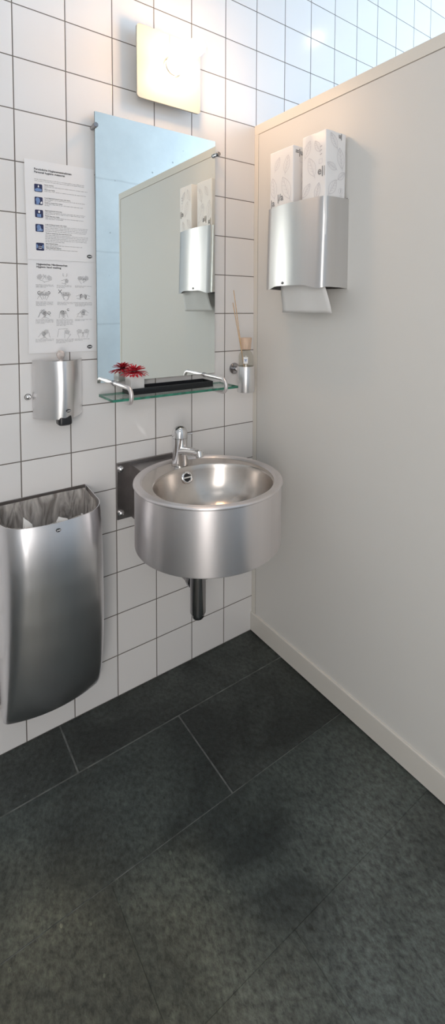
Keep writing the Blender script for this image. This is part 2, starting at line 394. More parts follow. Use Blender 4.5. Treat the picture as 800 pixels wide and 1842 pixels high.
# partition wall on the right, its frame and skirting
PX = -.006; PE = -1.462
bm = B(); box(bm, PX, .034, PE, -.0005, 0.0, 2.10); pw = struct('wall_right', bm, M['laminate'])
bm = B(); box(bm, PX-.0015, .0355, PE-.0015, -.0005, 2.0645, 2.1025, .0008, 1); struct('trim_1', bm, M['edge'], pw)
bm = B(); box(bm, PX-.0015, PX+.001, -.0245, -.0005, .082, 2.0625, .0005, 1); struct('trim_2', bm, M['edge'], pw)
bm = B(); box(bm, PX-.0015, .0355, PE-.0015, PE+.022, .082, 2.0625, .0005, 1); struct('trim_3', bm, M['edge'], pw)
bm = B(); box(bm, PX-.0004, PX+.001, PE+.022, -.0245, 2.0625, 2.0645); box(bm, PX-.0004, PX+.001, -.0258, -.0245, .082, 2.063)
box(bm, PX-.0004, PX+.001, PE+.022, PE+.0232, .082, 2.063)
struct('trim_4', bm, M['groove'], pw)
bm = B()
prof = [(PX, .0815), (PX-.004, .0815), (PX-.0065, .0800), (PX-.0072, .0770), (PX-.0072, .0035), (PX, .0035)]
extr(bm, [(x, -.0005, z) for x, z in prof], (0, PE+.001, 0)); struct('baseboard_right', bm, M['baseboard'], pw)

# ------------------------------------------------------------------ wall lamp
t = thing('wall_lamp', 'lit wall lamp with square white plate and glowing tube above the mirror', 'lamp', (-.412, 0, 2.19))
bm = B(); box(bm, -.47, -.355, -.036, 0, 2.10, 2.2); obj('mounting_box', bm, M['opal'], t)
bm = B()
X0, X1, Z0, Z1, r = -.533, -.290, 2.067, 2.304, .012
SX0, SX1, SZ0, SZ1 = -.4125, -.348, 2.205, 2.272      # slot the tube folds into
def corner(cx, cz, a0): return [(cx+r*math.cos(math.radians(a0+15*k)), cz+r*math.sin(math.radians(a0+15*k))) for k in range(7)]
for pts in ([(SX0, Z1)] + corner(X0+r, Z1-r, 90) + corner(X0+r, Z0+r, 180) + [(SX0, Z0)],
            [(SX1, Z0)] + corner(X1-r, Z0+r, 270) + corner(X1-r, Z1-r, 0) + [(SX1, Z1)],
            [(SX0, Z0), (SX1, Z0), (SX1, SZ0), (SX0, SZ0)], [(SX0, SZ1), (SX1, SZ1), (SX1, Z1), (SX0, Z1)]):
    extr(bm, [(x, -.036, z) for x, z in pts], (0, -.008, 0))
pl = obj('square_plate', bm, M['plate'], t, 0)
bm = B(); box(bm, -.4132, -.4118, -.0446, -.0438, SZ1, 2.3035); obj('plate_seam', bm, M['groove'], pl, 0)
ta, tb = Vector((-.401, -.044, 2.199)), Vector((-.391, -.212, 2.2095)); td = (tb-ta).normalized(); tl = (tb-ta).length
bm = B(); lathe(bm, ta, td, [(.029, 0), (.0305, .004), (.0305, .009), (.029, .010), (.0262, .010)], 36); obj('tube_collar', bm, M['opal'], t)
bm = B(); lathe(bm, ta, td, [(.0262, 0), (.0262, tl-.014), (.025, tl-.007), (.021, tl-.003), (.012, tl-.0005), (.0, tl)], 36); obj('glowing_tube', bm, M['tube'], t)

# ------------------------------------------------------------------ mirror
t = thing('wall_mirror', 'tall frameless mirror above the basin', 'mirror', (-.4385, 0, 1.122))
bm = B(); box(bm, -.667, -.210, -.020, -.0145, 1.1222, 1.9945)
for f in bm.faces:
    f.material_index = 0 if f.normal.y < -.5 else 1
obj('mirror_glass', bm, [M['mirror'], M['mirror_edge']], t, 0)
for x in (-.6705, -.2062):
    bm = B()
    lathe(bm, (x, 0, 1.9455), (0, -1, 0), [(.0062, 0), (.0062, .026), (.0078, .027), (.0078, .040), (.0068, .0415), (.0, .0415)], 20)
    obj('mirror_pin', bm, M['trapchrome'], t)

# ------------------------------------------------------------------ posters
def poster_frame(cx, zb, ang, y):
    a = math.radians(ang); R = Vector((math.cos(a), 0, math.sin(a))); U = Vector((-math.sin(a), 0, math.cos(a)))
    O = Vector((cx, y, zb))
    # (mm from left, mm from bottom) -> world
    return R, U, (lambda p, d=0: O + R*((p[0]-105)/1000) + U*(p[1]/1000) + Vector((0, -d, 0)))
def sheet(parent, P, m):
    bm = B(); n = 10; f = []; 
    rows_ = []
    for j in range(n+1):
        rows_.append([P((210*i/n, 297*j/n), .0004*(1+math.sin(i*.9+j*.6))) for i in range(n+1)])
    V = [[bm.verts.new(p) for p in r_] for r_ in rows_]
    for j in range(n):
        for i in range(n): bm.faces.new((V[j][i], V[j][i+1], V[j+1][i+1], V[j+1][i]))
    o = obj('paper_sheet', bm, m, parent, 0)
    md = o.modifiers.new('thickness', 'SOLIDIFY'); md.thickness = .0003; md.offset = 0
    return o
def word_lines(bm, P, x0, x1, z, h, d, rng):
    x = x0
    while x < x1 - 2:
        wl = min(rng.uniform(2.5, 11), x1 - x)
        # a word as a run of small letter-sized marks
        k = x
        while k < x + wl - .6:
            lw = rng.uniform(.55, 1.0); hh = h*(1.35 if rng.random() < .25 else 1.0)
            lo = -h*.35 if rng.random() < .1 else 0
            poly(bm, [P((k, z+lo), d), P((k+lw, z+lo), d), P((k+lw, z+hh), d), P((k, z+hh), d)])
            k += lw + .32
        x += wl + 1.3
rng = random.Random(3)
t = thing('hygiene_poster', 'printed paper notice with five blue pictograms headed personal hygiene measures', 'poster', (-.767, 0, 1.5165))
R, U, P = poster_frame(-.7665, 1.5165, .75, -.0034)
sheet(t, P, M['paper'])
D = .0012
bm = B()
text_bm(bm, 'Persönliche Hygienemassnahmen', .0083, (P((26.5, 268.0), D), R, U), .00022)
text_bm(bm, 'Personal hygiene measures', .0083, (P((26.5, 259.4), D), R, U), .00022)
obj('heading', bm, M['ink'], t, 0)
bm = B()
word_lines(bm, P, 26.8, 176, 240.0, 1.5, D, rng); word_lines(bm, P, 26.8, 176, 235.2, 1.5, D, rng)
for z, e in [(221, 186), (217, 62), (207, 182), (182, 177), (178, 72), (168.5, 170), (164.5, 68), (144, 177), (140, 173), (136, 70), (128, 172), (124, 110)]:
    word_lines(bm, P, 54.5, e, z, 1.5, D, rng)
for z, e in [(102, 184), (97, 182), (92, 184), (87, 180), (75, 184), (70, 184), (65, 180), (60, 183), (55, 110), (44, 165), (40, 95), (31, 150)]:
    word_lines(bm, P, 53, e, z, 1.5, D, rng)
obj('small_print', bm, M['inkgrey'], t, 0)
bm = B()
for s, z in [('Hände waschen.', 225.3), ('Wash your hands.', 211.3), ('In ein Papiertaschentuch husten oder niesen.', 186.4), ('Cough or sneeze into a tissue.', 172.6),
             ('Papiertaschentuch entsorgen.', 148.5), ('Throw away your tissue.', 132), ('In die Armbeuge husten oder niesen.', 106.5),
             ('Cough or sneeze into the crook of your arm.', 80.3), ('Bitte Abstand halten.', 48.5), ('Please keep your distance.', 35.5)]:
    bm = B(); text_bm(bm, s, .0043, (P((54.3, z), D), R, U), .00008); obj('bold_line', bm, M['ink'], t, 0)
def round_sq(x, z, w, r=3.0):
    out = []
    for cx, cz, a0 in ((x+w-r, z+w-r, 0), (x+r, z+w-r, 90), (x+r, z+r, 180), (x+w-r, z+r, 270)):
        out += [(cx+r*math.cos(math.radians(a0+22.5*k)), cz+r*math.sin(math.radians(a0+22.5*k))) for k in range(5)]
    return out
for i, z in enumerate((203.4, 165.0, 126.8, 83.8, 27.6)):
    x = 25.6; w_ = 23.2
    bm = B(); poly(bm, [P(p, D) for p in round_sq(x, z, w_)]); ic = obj('pictogram', bm, M['navy'], t, 0, 'navy blue rounded square pictogram')
    b1 = B(); b2 = B(); q = lambda *a: [P((x+u, z+v), D+.0003) for u, v in a]; q2 = lambda *a: [P((x+u, z+v), D+.0006) for u, v in a]
    if i == 0:
        poly(b1, q((1.5, 3), (6, 1.6), (20, 2.2), (21.5, 5), (21, 9), (15, 10.5), (9, 11.5), (4, 9), (1.5, 8)))
        poly(b2, q2((10, 14.5), (12, 13), (14, 14.5), (13.6, 17), (11.8, 21), (10.2, 17)))
    elif i == 1:
        poly(b1, q((4, 1), (12, 1), (12, 5), (15, 7), (15.5, 12), (14.5, 18), (11, 21), (6.5, 21), (3.5, 18), (2.6, 14), (4.5, 8)))
        poly(b2, q2((15.5, 5), (18, 2.5), (21.5, 4), (21.5, 9), (19.5, 11), (17.5, 8.5)))
    elif i == 2:
        poly(b1, q((6, 1.5), (17, 1.5), (17.5, 11.5), (13.5, 10), (11, 12), (9, 10), (5.5, 11.5)))
        poly(b2, q2((9.5, 14), (13, 13), (14.5, 16.5), (13.8, 20.5), (10.2, 20.5), (8.8, 17)))
    elif i == 3:
        poly(b1, q((3.5, 2), (8, 1.2), (19, 2.5), (21.5, 6), (19, 9.5), (16.5, 10), (15.5, 16), (13, 20.5), (8, 21.5), (4.5, 18.5), (3.5, 13), (5.2, 8.5)))
        poly(b2, q2((12, 6.2), (16, 9), (15.3, 10), (11.6, 7.2)))
    else:
        poly(b1, q((1, 5), (5, 8), (6, 12), (4.5, 17), (1, 19))); poly(b1, q((22, 5), (18, 8), (17, 12), (18.5, 17), (22, 19)))
        poly(b2, q2((6.5, 6.5), (11.5, 5), (16.5, 6.5), (16.5, 8.3), (11.5, 7), (6.5, 8.3)))
        text_bm(b2, '1.5 m', .0046, (P((x+11.6, z+10.5), D+.0006), R, U), .0001, 'CENTER')
    obj('pictogram_shape', b1, M['skyink'], ic, 0); obj('pictogram_highlight', b2, M['white'], ic, 0)
emblem(t, P((187.6, 17.5), D), R, U, .0165)

t = thing('hand_washing_poster', 'printed paper notice with twelve hand drawings headed hygienic hand washing', 'poster', (-.767, 0, 1.229))
R, U, P = poster_frame(-.7675, 1.2285, -.35, -.0015)
sheet(t, P, M['paper'])
bm = B()
text_bm(bm, 'Hygienisches Händewaschen', .0080, (P((24.5, 270.5), D), R, U), .00022)
text_bm(bm, 'Hygienic hand washing', .0080, (P((24.5, 262.3), D), R, U), .00022)
obj('heading', bm, M['ink'], t, 0)
cells = [(47, 233), (109, 235), (166, 234), (46.5, 180.5), (106.5, 181.5), (166, 177.5), (47, 124), (102, 124.5), (165, 124), (47.5, 62), (104.5, 60.5), (164.5, 61)]
caps = [(22.5, 75, 211, 3), (84, 129, 211.5, 3), (140, 193, 211.5, 2), (22, 73, 158.5, 4), (85, 140, 158.5, 3), (140, 195, 158.5, 4), (21, 73, 104, 4), (82, 133, 103.5, 6), (139, 194, 104.5, 2), (20, 73, 43, 3), (81, 134, 41.5, 4), (138, 185, 41, 2)]
bm = B()
for x0, x1, z, n in caps:
    for k in range(n): word_lines(bm, P, x0, x1 if k < n-1 else x0+(x1-x0)*.55, z-3.6*k-1.2, 1.2, D, rng)
obj('captions', bm, M['inkgrey'], t, 0)
def hand_lines(cx, cz, ang, s, flip=1):
    """outline of an open hand, wrist at the bottom"""
    out = [(-5, -16), (-6, -6), (-8.5, -1)]
    for fx, fh, fa in ((-6.2, 12, -.16), (-2.6, 15.5, -.05), (1.2, 15, .05), (4.8, 12, .17)):
        for dx, dh in ((-1.6, 0), (-1.5, fh-1.5), (0, fh), (1.5, fh-1.5), (1.6, 0)):
            out.append((fx + dx + math.sin(fa)*dh, 0 + dh))
    out += [(8, -3), (12.5, 3), (14, 1.5), (9, -8), (5.5, -16)]
    a = math.radians(ang); c, s_ = math.cos(a), math.sin(a)
    return [(cx + s*(c*x*flip - s_*z), cz + s*(s_*x*flip + c*z)) for x, z in out]
def arrow(cx, cz, a0, a1, r):
    pts = [(cx+r*math.cos(math.radians(a0+(a1-a0)*i/8)), cz+r*math.sin(math.radians(a0+(a1-a0)*i/8))) for i in range(9)]
    e = Vector(pts[-1]); d = (e-Vector(pts[-2])).normalized(); n = Vector((-d.y, d.x))
    return pts, [e+d*2.2, e+n*1.5, e-n*1.5]
specs = [  # hands (dx, dz, angle, scale, flip), arrows (dx, dz, a0, a1, r)
    ([(-8, -2, 55, .9, 1), (9, -4, -60, .9, -1)], []),
    ([(0, -11, -80, .7, 1)], []),
    ([(-7, -3, 25, .8, 1), (6, 0, -50, .8, -1)], [(3, -4, 200, 20, 4)]),
    ([(-6, -3, 18, .8, 1), (6, -3, -18, .8, -1)], [(-14, 5, 60, 240, 5), (13, 6, 120, -40, 4)]),
    ([(2, -4, 22, .9, 1), (8, -4, -22, .9, -1)], [(-13, 6, 45, 46, 6), (-13, 6, 135, 136, 6)]),
    ([(-11, 0, -78, .7, 1), (11, 0, 78, .7, -1)], [(-2, 0, 220, 130, 8), (2, 0, 40, -50, 8)]),
    ([(-7, -3, -28, .9, 1), (5, -5, 50, .8, -1)], [(13, 0, 150, -140, 4)]),
    ([(-4, -6, -20, .8, 1), (6, -5, 28, .8, -1)], [(-2, 2, 200, 40, 5), (16, 10, 30, 300, 3)]),
    ([(-6, -3, -70, .8, 1), (7, 3, 60, .7, -1)], []),
    ([(-8, -6, -45, .8, 1), (5, -3, 25, .9, -1)], []),
    ([(9, -3, -12, .9, 1)], []),
    ([(-10, -2, 8, .9, 1), (10, -2, -8, .9, -1)], [])]
for (cx, cz), (hands, arrows), k in zip(cells, specs, range(12)):
    bm = B()
    for dx, dz, a, s, fl in hands: strip(bm, hand_lines(cx+dx, cz+dz, a, s, fl), .75, lambda p: P(p, D))
    if k == 1:
        for xx in (-6, 6): strip(bm, [(cx+xx, cz+14), (cx+xx, cz+5), (cx+xx*.4, cz+5)], 1.0, lambda p: P(p, D))
    if k == 10:
        strip(bm, [(cx-20, cz-12), (cx-16, cz+13), (cx+12, cz+14)], .8, lambda p: P(p, D))
    if k in (3, 6, 8): strip(bm, bez((cx-20, cz-14), (cx-10, cz+8), (cx+2, cz+12)), .7, lambda p: P(p, D))
    dr = obj('hand_drawing', bm, M['inkline'], t, 0)
    if arrows and k != 4:
        for a in arrows:
            bm = B(); pts, tip = arrow(cx+a[0], cz+a[1], *a[2:]); strip(bm, pts, 1.3, lambda p: P(p, D)); poly(bm, [P(v, D) for v in tip])
            obj('motion_arrow', bm, M['ink'], dr, 0)
    if k == 4:
        for sg in (1, -1):
            bm = B(); strip(bm, [(cx-18, cz+6-6*sg+4), (cx-8, cz+6+6*sg+4)], 1.5, lambda p: P(p, D + (.0002 if sg > 0 else 0)))
            obj('cross_stroke', bm, M['ink'], dr, 0)
emblem(t, P((185.9, 14.6), D), R, U, .0168)

# ------------------------------------------------------------------ soap dispenser
t = thing('soap_dispenser', 'steel wall soap dispenser with black nozzle below the posters', 'dispenser', (-.789, 0, 1.03))
cx = -.789
def soap_sec(z, k=1.0, inset=0.0):
    hw = .0755; dp = .078*k
    left = [(-hw, -.004), (-hw+.004, -.012), (-.056, -.040), (-.040, -.060), (-.031, -.0715), (-.027, -.0755)]
    mid = [(-.027+.054*i/8, -.0755-.010*math.sin(PI*i/8)) for i in range(1, 8)]
    pr = left + mid + [(-x, y) for x, y in reversed(left)]
    return [(cx + x*(1-inset), y*k*(1-inset), z) for x, y in pr]
bm = B()
zs = [1.0305, 1.05, 1.09, 1.13, 1.17, 1.20, 1.2085]
loft(bm, [soap_sec(z, [.90, .95, 1.0, 1.02, 1.0, .96, .95][i]) for i, z in enumerate(zs)], False)
o = obj('curved_cover', bm, M['steel'], t, 20)
solid(o, .0014)
bm = B(); s0 = soap_sec(1.196, .93, .03); loft(bm, [[(x, y, 1.192) for x, y, z in s0], [(x, y, 1.202) for x, y, z in s0]], True, True, True); obj('top_plate', bm, M['steel_dark'], t)
bm = B(); box(bm, cx-.034, cx+.034, -.048, 0, 1.045, 1.192, .004); obj('inner_tank', bm, M['black'], t)
bm = B(); lathe(bm, (cx-.002, -.046, 1.2), (0, 0, 1), [(.0075, 0), (.0075, .007), (.0055, .010), (.0062, .0125), (.0098, .017), (.0122, .023), (.0124, .028), (.0105, .034), (.006, .038), (0, .039)], 24); obj('clear_knob', bm, M['amber'], t, label='clear plastic ball knob')
bm = B()
ring = lambda z, a, b, yc: [(cx + .002 + a*math.copysign(abs(math.cos(2*PI*i/28))**.5, math.cos(2*PI*i/28)), yc + b*math.copysign(abs(math.sin(2*PI*i/28))**.5, math.sin(2*PI*i/28)), z) for i in range(28)]
loft(bm, [ring(1.05, .019, .02, -.055), ring(1.022, .021, .022, -.058), ring(1.014, .0205, .0215, -.058), ring(1.010, .016, .017, -.057)], True, True, True); obj('black_nozzle', bm, M['black'], t)
emblem(t, (cx+.009, -.0834, 1.0565), (1, .10, 0), (0, -.06, 1), .0135)

t = thing('screw_cap', 'small domed chrome screw cap on the tile left of the soap dispenser', 'screw cap', (-.8775, 0, 1.0965))
bm = B(); lathe(bm, (-.8775, 0, 1.0965), (0, -1, 0), [(.0085, 0), (.0088, .002), (.0085, .006), (.006, .009), (.003, .0105), (0, .011)], 24); obj('dome', bm, M['chrome'], t)
bm = B(); lathe(bm, (-.8775, 0, 1.0965), (0, -1, 0), [(.0098, 0), (.0098, .0015), (.0087, .002)], 24); obj('washer', bm, M['black'], t)

# ------------------------------------------------------------------ waste bin
t = thing('waste_bin', 'steel wall mounted waste bin under the soap dispenser', 'bin', (-.843, 0, .15))
def lerp(tab, z):
    for (a, b), (c, d) in zip(tab[:-1], tab[1:]):
        if a <= z <= c: return b + (d-b)*(z-a)/(c-a)
    return tab[0][1] if z < tab[0][0] else tab[-1][1]
DEP = [(.15, .072), (.165, .084), (.19, .100), (.22, .114), (.27, .131), (.33, .147), (.40, .162), (.50, .177), (.60, .186), (.66, .1865), (.70, .184), (.74, .179), (.80, .169)]
def bin_sec(z, off=0.0, yb=-.003, nf=20):
    k = (z-.15)/.63; c = -.833 - .0125*k; hw = .1415 - off
    d = lerp(DEP, z) - off; bl = .031; r = .012 + .040*min(1, max(0, (z-.15)/.45))
    pts = [(c-hw, yb), (c-hw, yb-(d-r)*.33), (c-hw, yb-(d-r)*.66)]
    ycorner = lambda x: -d - bl*(1-(abs(x)/hw)**2)
    pts += [(c - hw + r*(1-math.cos(a)), -(d-r) - r*math.sin(a) - bl*(1-((hw-r*(1-math.cos(a)))/hw)**2)) for a in [PI/2*i/6 for i in range(0, 7)]]
    xe = hw - r
    pts += [(c + x, ycorner(x)) for x in [-xe + 2*xe*i/nf for i in range(1, nf)]]
    left = pts[3:10]
    pts += [(2*c - x, y) for x, y in reversed(left)] + [(c+hw, yb-(d-r)*.66), (c+hw, yb-(d-r)*.33), (c+hw, yb)]
    return pts
def ztop(y): return .787 + .075*y
bm = B(); rings = []
for i in range(37):
    z = .15 + (.78-.15)*(i/36)
    if i < 4: z = [.15, .158, .168, .182][i]
    rings.append([(x, y, z if i < 34 else z + (ztop(y)-.78)*(i-33)/3) for x, y in bin_sec(z)])
loft(bm, rings, False)
b0 = rings[0]; bm.faces.new([bm.verts.new(p) for p in b0])
bmesh.ops.remove_doubles(bm, verts=bm.verts[:], dist=1e-5)
o = obj('bin_shell', bm, M['steel_bin'], t, 50)
solid(o, .0022)
bm = B(); box(bm, -.985, -.707, -.0035, -.0005, .16, .7885, .001, 1); obj('back_panel', bm, M['steel_dark'], t)
emblem(t, (-.849, -.2085, .7525), (1, 0, 0), (0, .18, 1), .0135)
# liner bag hanging inside
t = thing('bin_liner', 'thin clear plastic bag lining the steel waste bin', 'bin liner', (-.845, -.1, .5))
bm = B(); rings = []
rr = random.Random(5)
ph = [rr.uniform(0, 6.28) for _ in range(6)]
for i in range(17):
    z = .55 + .225*i/16
    base = bin_sec(z, .006 + .010*(1 - i/16), -.012)
    base = [Vector((x, y)) for x, y in base]
    n = len(base); c = Vector((-.845, -.10)); rg = []
    dense = []
    for k in range(n):
        a, b = base[k], base[(k+1) % n]
        seg = 14 if k == n-1 else 2
        dense += [a.lerp(b, q/seg) for q in range(seg)]
    for k, p in enumerate(dense):
        amp = (.0035*math.sin(k*.55+ph[0]+i*.12) + .0025*math.sin(k*1.31+ph[1]-i*.2))*(1 if i < 15 else .25)
        q = p + (c-p).normalized()*(.004+amp)
        rg.append((q.x, q.y, min(z, ztop(q.y)-.006) if i < 16 else ztop(q.y)-.003 + .0015*math.sin(k*.4)))
    rings.append(rg)
loft(bm, rings, True)
bm.faces.new([bm.verts.new(p) for p in rings[0]])
bmesh.ops.remove_doubles(bm, verts=bm.verts[:], dist=1e-5)
obj('plastic_bag', bm, M['film'], t, 60)
# used paper towels in the bin
def crumple(name, label, base, pts, faces):
    t = thing(name, label, 'paper towel', base, 'used paper towels in the bin')
    bm = B(); V = [bm.verts.new(p) for p in pts]
    for f in faces: bm.faces.new([V[i] for i in f])
    bmesh.ops.subdivide_edges(bm, edges=bm.edges[:], cuts=3, use_grid_fill=True)
    r2 = random.Random(len(label))
    for v in bm.verts: v.co += Vector((r2.uniform(-1, 1), r2.uniform(-1, 1), r2.uniform(-1, 1)))*.0012
    o = obj('folded_paper', bm, M['paper2'], t, 25)
    md = o.modifiers.new('thickness', 'SOLIDIFY'); md.thickness = .0008; return o
crumple('used_paper_towel', 'used paper towel standing as a tall white peak at left in the bin', (-.91, -.16, .64),
        [(-.943, -.17, .66), (-.925, -.142, .785), (-.903, -.147, .760), (-.888, -.165, .68), (-.915, -.188, .68), (-.91, -.12, .64)],
        [(0, 1, 4), (1, 2, 4), (2, 3, 4), (1, 5, 2), (0, 5, 1), (2, 5, 3)])
crumple('used_paper_towel', 'used paper towel with a leaning flap in the middle of the bin', (-.835, -.16, .64),
        [(-.885, -.17, .690), (-.836, -.165, .772), (-.812, -.170, .762), (-.805, -.175, .680), (-.845, -.205, .69), (-.83, -.12, .65)],
        [(0, 1, 4), (1, 2, 4), (2, 3, 4), (1, 5, 2), (0, 5, 1), (2, 5, 3)])
crumple('used_paper_towel', 'used paper towel showing a small folded corner at right in the bin', (-.775, -.15, .64),
        [(-.80, -.165, .675), (-.772, -.165, .765), (-.758, -.168, .757), (-.752, -.165, .68), (-.78, -.195, .69), (-.77, -.125, .65)],
        [(0, 1, 4), (1, 2, 4), (2, 3, 4), (1, 5, 2), (0, 5, 1), (2, 5, 3)])
crumple('used_paper_towel', 'used paper towel lying low at the front left rim of the bin', (-.94, -.17, .64),
        [(-.966, -.15, .69), (-.960, -.166, .742), (-.948, -.172, .738), (-.945, -.172, .67), (-.955, -.182, .68), (-.955, -.14, .65)],
        [(0, 1, 4), (1, 2, 4), (2, 3, 4), (1, 5, 2), (0, 5, 1), (2, 5, 3)])

# ------------------------------------------------------------------ wash basin
t = thing('wash_basin', 'round steel drum wash basin on the tiled wall', 'basin', (-.407, -.14, .632))
C0 = Vector((-.4065, -.2865)); C1 = Vector((-.4065, -.3185)); N = 96
circ = lambda r, z, c=C0: [(c.x + r*math.cos(2*PI*i/N), c.y + r*math.sin(2*PI*i/N), z) for i in range(N)]
ell = lambda s, z: [(C1.x + .192*s*math.cos(2*PI*i/N), C1.y + .1745*s*math.sin(2*PI*i/N), z) for i in range(N)]
bm = B()
loft(bm, [circ(.05, .632), circ(.226, .632), circ(.2305, .6335), circ(.2315, .636), circ(.2315, .823)], True, True, False); obj('drum', bm, M['steel_h'], t, 50)
bm = B(); loft(bm, [circ(.2312, .822), circ(.2345, .8235), circ(.236, .8265), circ(.2355, .8295), circ(.233, .8318), circ(.229, .8325), circ(.2155, .8325), circ(.2125, .8315), circ(.2105, .8285), circ(.2085, .8275)], True); obj('rim', bm, M['steel_h'], t, 60)
bm = B(); loft(bm, [circ(.2087, .8274), ell(1.035, .8268), ell(1.005, .8262)], True); obj('tap_deck', bm, M['bowl'], t, 60)
bm = B()
bp_ = [(1.006, .8262), (.996, .8245), (.988, .8205), (.975, .810), (.955, .795), (.915, .771), (.85, .744), (.75, .719), (.60, .700), (.42, .689), (.25, .684), (.12, .682)]
loft(bm, [ell(s, z) for s, z in bp_], True, False, True); obj('bowl', bm, M['bowl'], t, 60)
bm = B(); lathe(bm, (C1.x, C1.y, .682), (0, 0, 1), [(.031, .0), (.031, .003), (.026, .004), (.022, .002), (.0, .001)], 32); obj('drain_ring', bm, M['chrome'], t)
on = Vector((0, -.93, .37)).normalized(); oc = Vector((-.409, -.1535, .792))
bm = B(); lathe(bm, oc, on, [(.0125, 0), (.0205, 0), (.0208, .003), (.0185, .0048), (.0150, .0048), (.0132, .003), (.0125, .001)], 32); ovf = obj('overflow_ring', bm, M['chrome'], t)
bm = B(); lathe(bm, oc+on*.0012, on, [(.0135, 0), (.0, .0002)], 24); obj('overflow_hole', bm, M['black'], ovf, 0)
bm = B(); r_ = Vector((1, 0, 0)); u_ = on.cross(r_)
extr(bm, [oc + on*.0018 + r_*a*.0132 + u_*b*.0022 for a, b in ((-1, -1), (1, -1), (1, 1), (-1, 1))], on*.0016); obj('overflow_bar', bm, M['chrome'], ovf, 0)
bm = B(); box(bm, -.601, -.372, -.011, 0, .640, .8375, .001, 1); obj('wall_plate', bm, M['steel_dark'], t)
bm = B(); box(bm, -.551, -.39, -.115, -.010, .640, .8262, .001, 1); obj('mounting_block', bm, M['steel_dark'], t)
for bx in (-.5885,):
    for bz in (.818, .664):
        bm = B(); lathe(bm, (bx, -.011, bz), (0, -1, 0), [(.0112, 0), (.0112, .0018), (.0082, .002), (.0082, .007), (.0075, .010), (.004, .0125), (0, .013)], 24); obj('bolt', bm, M['chrome'], t)

# mixer tap
t = thing('mixer_tap', 'chrome single lever mixer tap on the basin deck', 'tap', (-.412, -.110, .8277))
ax = (-.412, -.110, .8277)
bm = B(); lathe(bm, ax, (0, 0, 1), [(.0292, 0), (.0292, .003), (.0284, .010), (.0272, .022), (.0262, .040), (.0262, .070), (.0264, .0935)], 40, True); obj('tap_body', bm, M['chrome'], t)
bm = B(); lathe(bm, ax, (0, 0, 1), [(.0255, .0935), (.0270, .0945), (.0272, .106), (.0256, .1165), (.0212, .1265), (.014, .1325), (.0065, .1352), (0, .1358)], 40); obj('tap_cap', bm, M['chrome'], t)
bm = B()
tube(bm, [(-.390, -.112, .930), (-.378, -.116, .9305), (-.368, -.119, .931)], [.0028, .0026, .0034], 12); obj('lever_pin', bm, M['chrome'], t)
bm = B(); rg = []
for i in range(11):
    q = i/10; y = -.112 - .132*q; z = .874 + .026*q + .003*math.sin(PI*q); a = .0190 - .005*q; b = .0155 - .0040*q
    if i == 10: a *= .9; b *= .9
    rg.append([(ax[0] + a*math.cos(2*PI*k/24), y, z + b*math.sin(2*PI*k/24)) for k in range(24)])
loft(bm, rg, True, True, True); obj('spout', bm, M['chrome'], t, 50)
bm = B(); lathe(bm, (ax[0], -.234, .906), Vector((0, -.45, -1)), [(.0, 0), (.010, .001), (.0128, .004), (.0128, .020), (.0118, .0225), (.008, .0225), (.0, .0215)], 28); obj('aerator', bm, M['chrome'], t)

# bottle trap under the basin
t = thing('bottle_trap', 'dark chrome bottle trap under the steel basin', 'drain trap', (-.409, -.226, .335))
bm = B(); lathe(bm, (-.409, -.226, .335), (0, 0, 1), [(0, 0), (.012, .0005), (.018, .003), (.0212, .008), (.0222, .015), (.0222, .020), (.0262, .022), (.0265, .026), (.0265, .29), (.0265, .297)], 36); obj('trap_body', bm, M['trapchrome'], t)
bm = B(); tube(bm, [(-.409, -.205, .446), (-.409, -.12, .446), (-.409, 0, .446)], .0155, 20); obj('waste_pipe', bm, M['trapchrome'], t)
bm = B(); lathe(bm, (-.409, -.197, .446), (0, 1, 0), [(.015, 0), (.0215, .001), (.022, .006), (.022, .018), (.020, .022), (.016, .022)], 8); obj('pipe_nut', bm, M['trapchrome'], t, 20)
bm = B(); lathe(bm, (-.409, 0, .446), (0, -1, 0), [(.033, 0), (.033, .003), (.026, .008), (.016, .010)], 32); obj('wall_rosette', bm, M['chrome'], t)

# ------------------------------------------------------------------ glass shelf with rail brackets
t = thing('glass_shelf', 'green edged glass shelf on bent steel brackets under the mirror', 'shelf', (-.43, 0, 1.085))
bm = B(); box(bm, -.664, -.186, -.142, -.020, 1.0775, 1.0855)
for f in bm.faces: f.material_index = 0 if abs(f.normal.z) > .5 else 1
obj('glass_pane', bm, [M['glass'], M['glass_edge']], t, 0)
for bx in (-.613, -.257):
    bm = B(); zu, zl = 1.118, 1.0705; rb = (zu-zl)/2; yc = -.143
    path = [(bx, 0, zu), (bx, -.02, zu), (bx, -.05, zu), (bx, -.10, zu), (bx, yc+.006, zu)]
    path += [(bx, yc - rb*math.sin(a), (zu+zl)/2 + rb*math.cos(a)) for a in [PI*i/14 for i in range(15)]]
    path += [(bx, yc+.02, zl), (bx, yc+.06, zl)]
    tube(bm, path, .0068, 18); br = obj('bent_bracket', bm, M['steel_h'], t, 60)
    bm = B(); lathe(bm, (bx, -.0205, zu), (0, -1, 0), [(.0066, 0), (.0088, .0005), (.0088, .006), (.0066, .0065)], 20); obj('bracket_collar', bm, M['trapchrome'], br)
    bm = B(); lathe(bm, (bx, yc+.04, zl+.006), (0, 0, 1), [(.0045, 0), (.0045, .0012), (0, .0012)], 16); obj('rubber_pad', bm, M['black'], br)

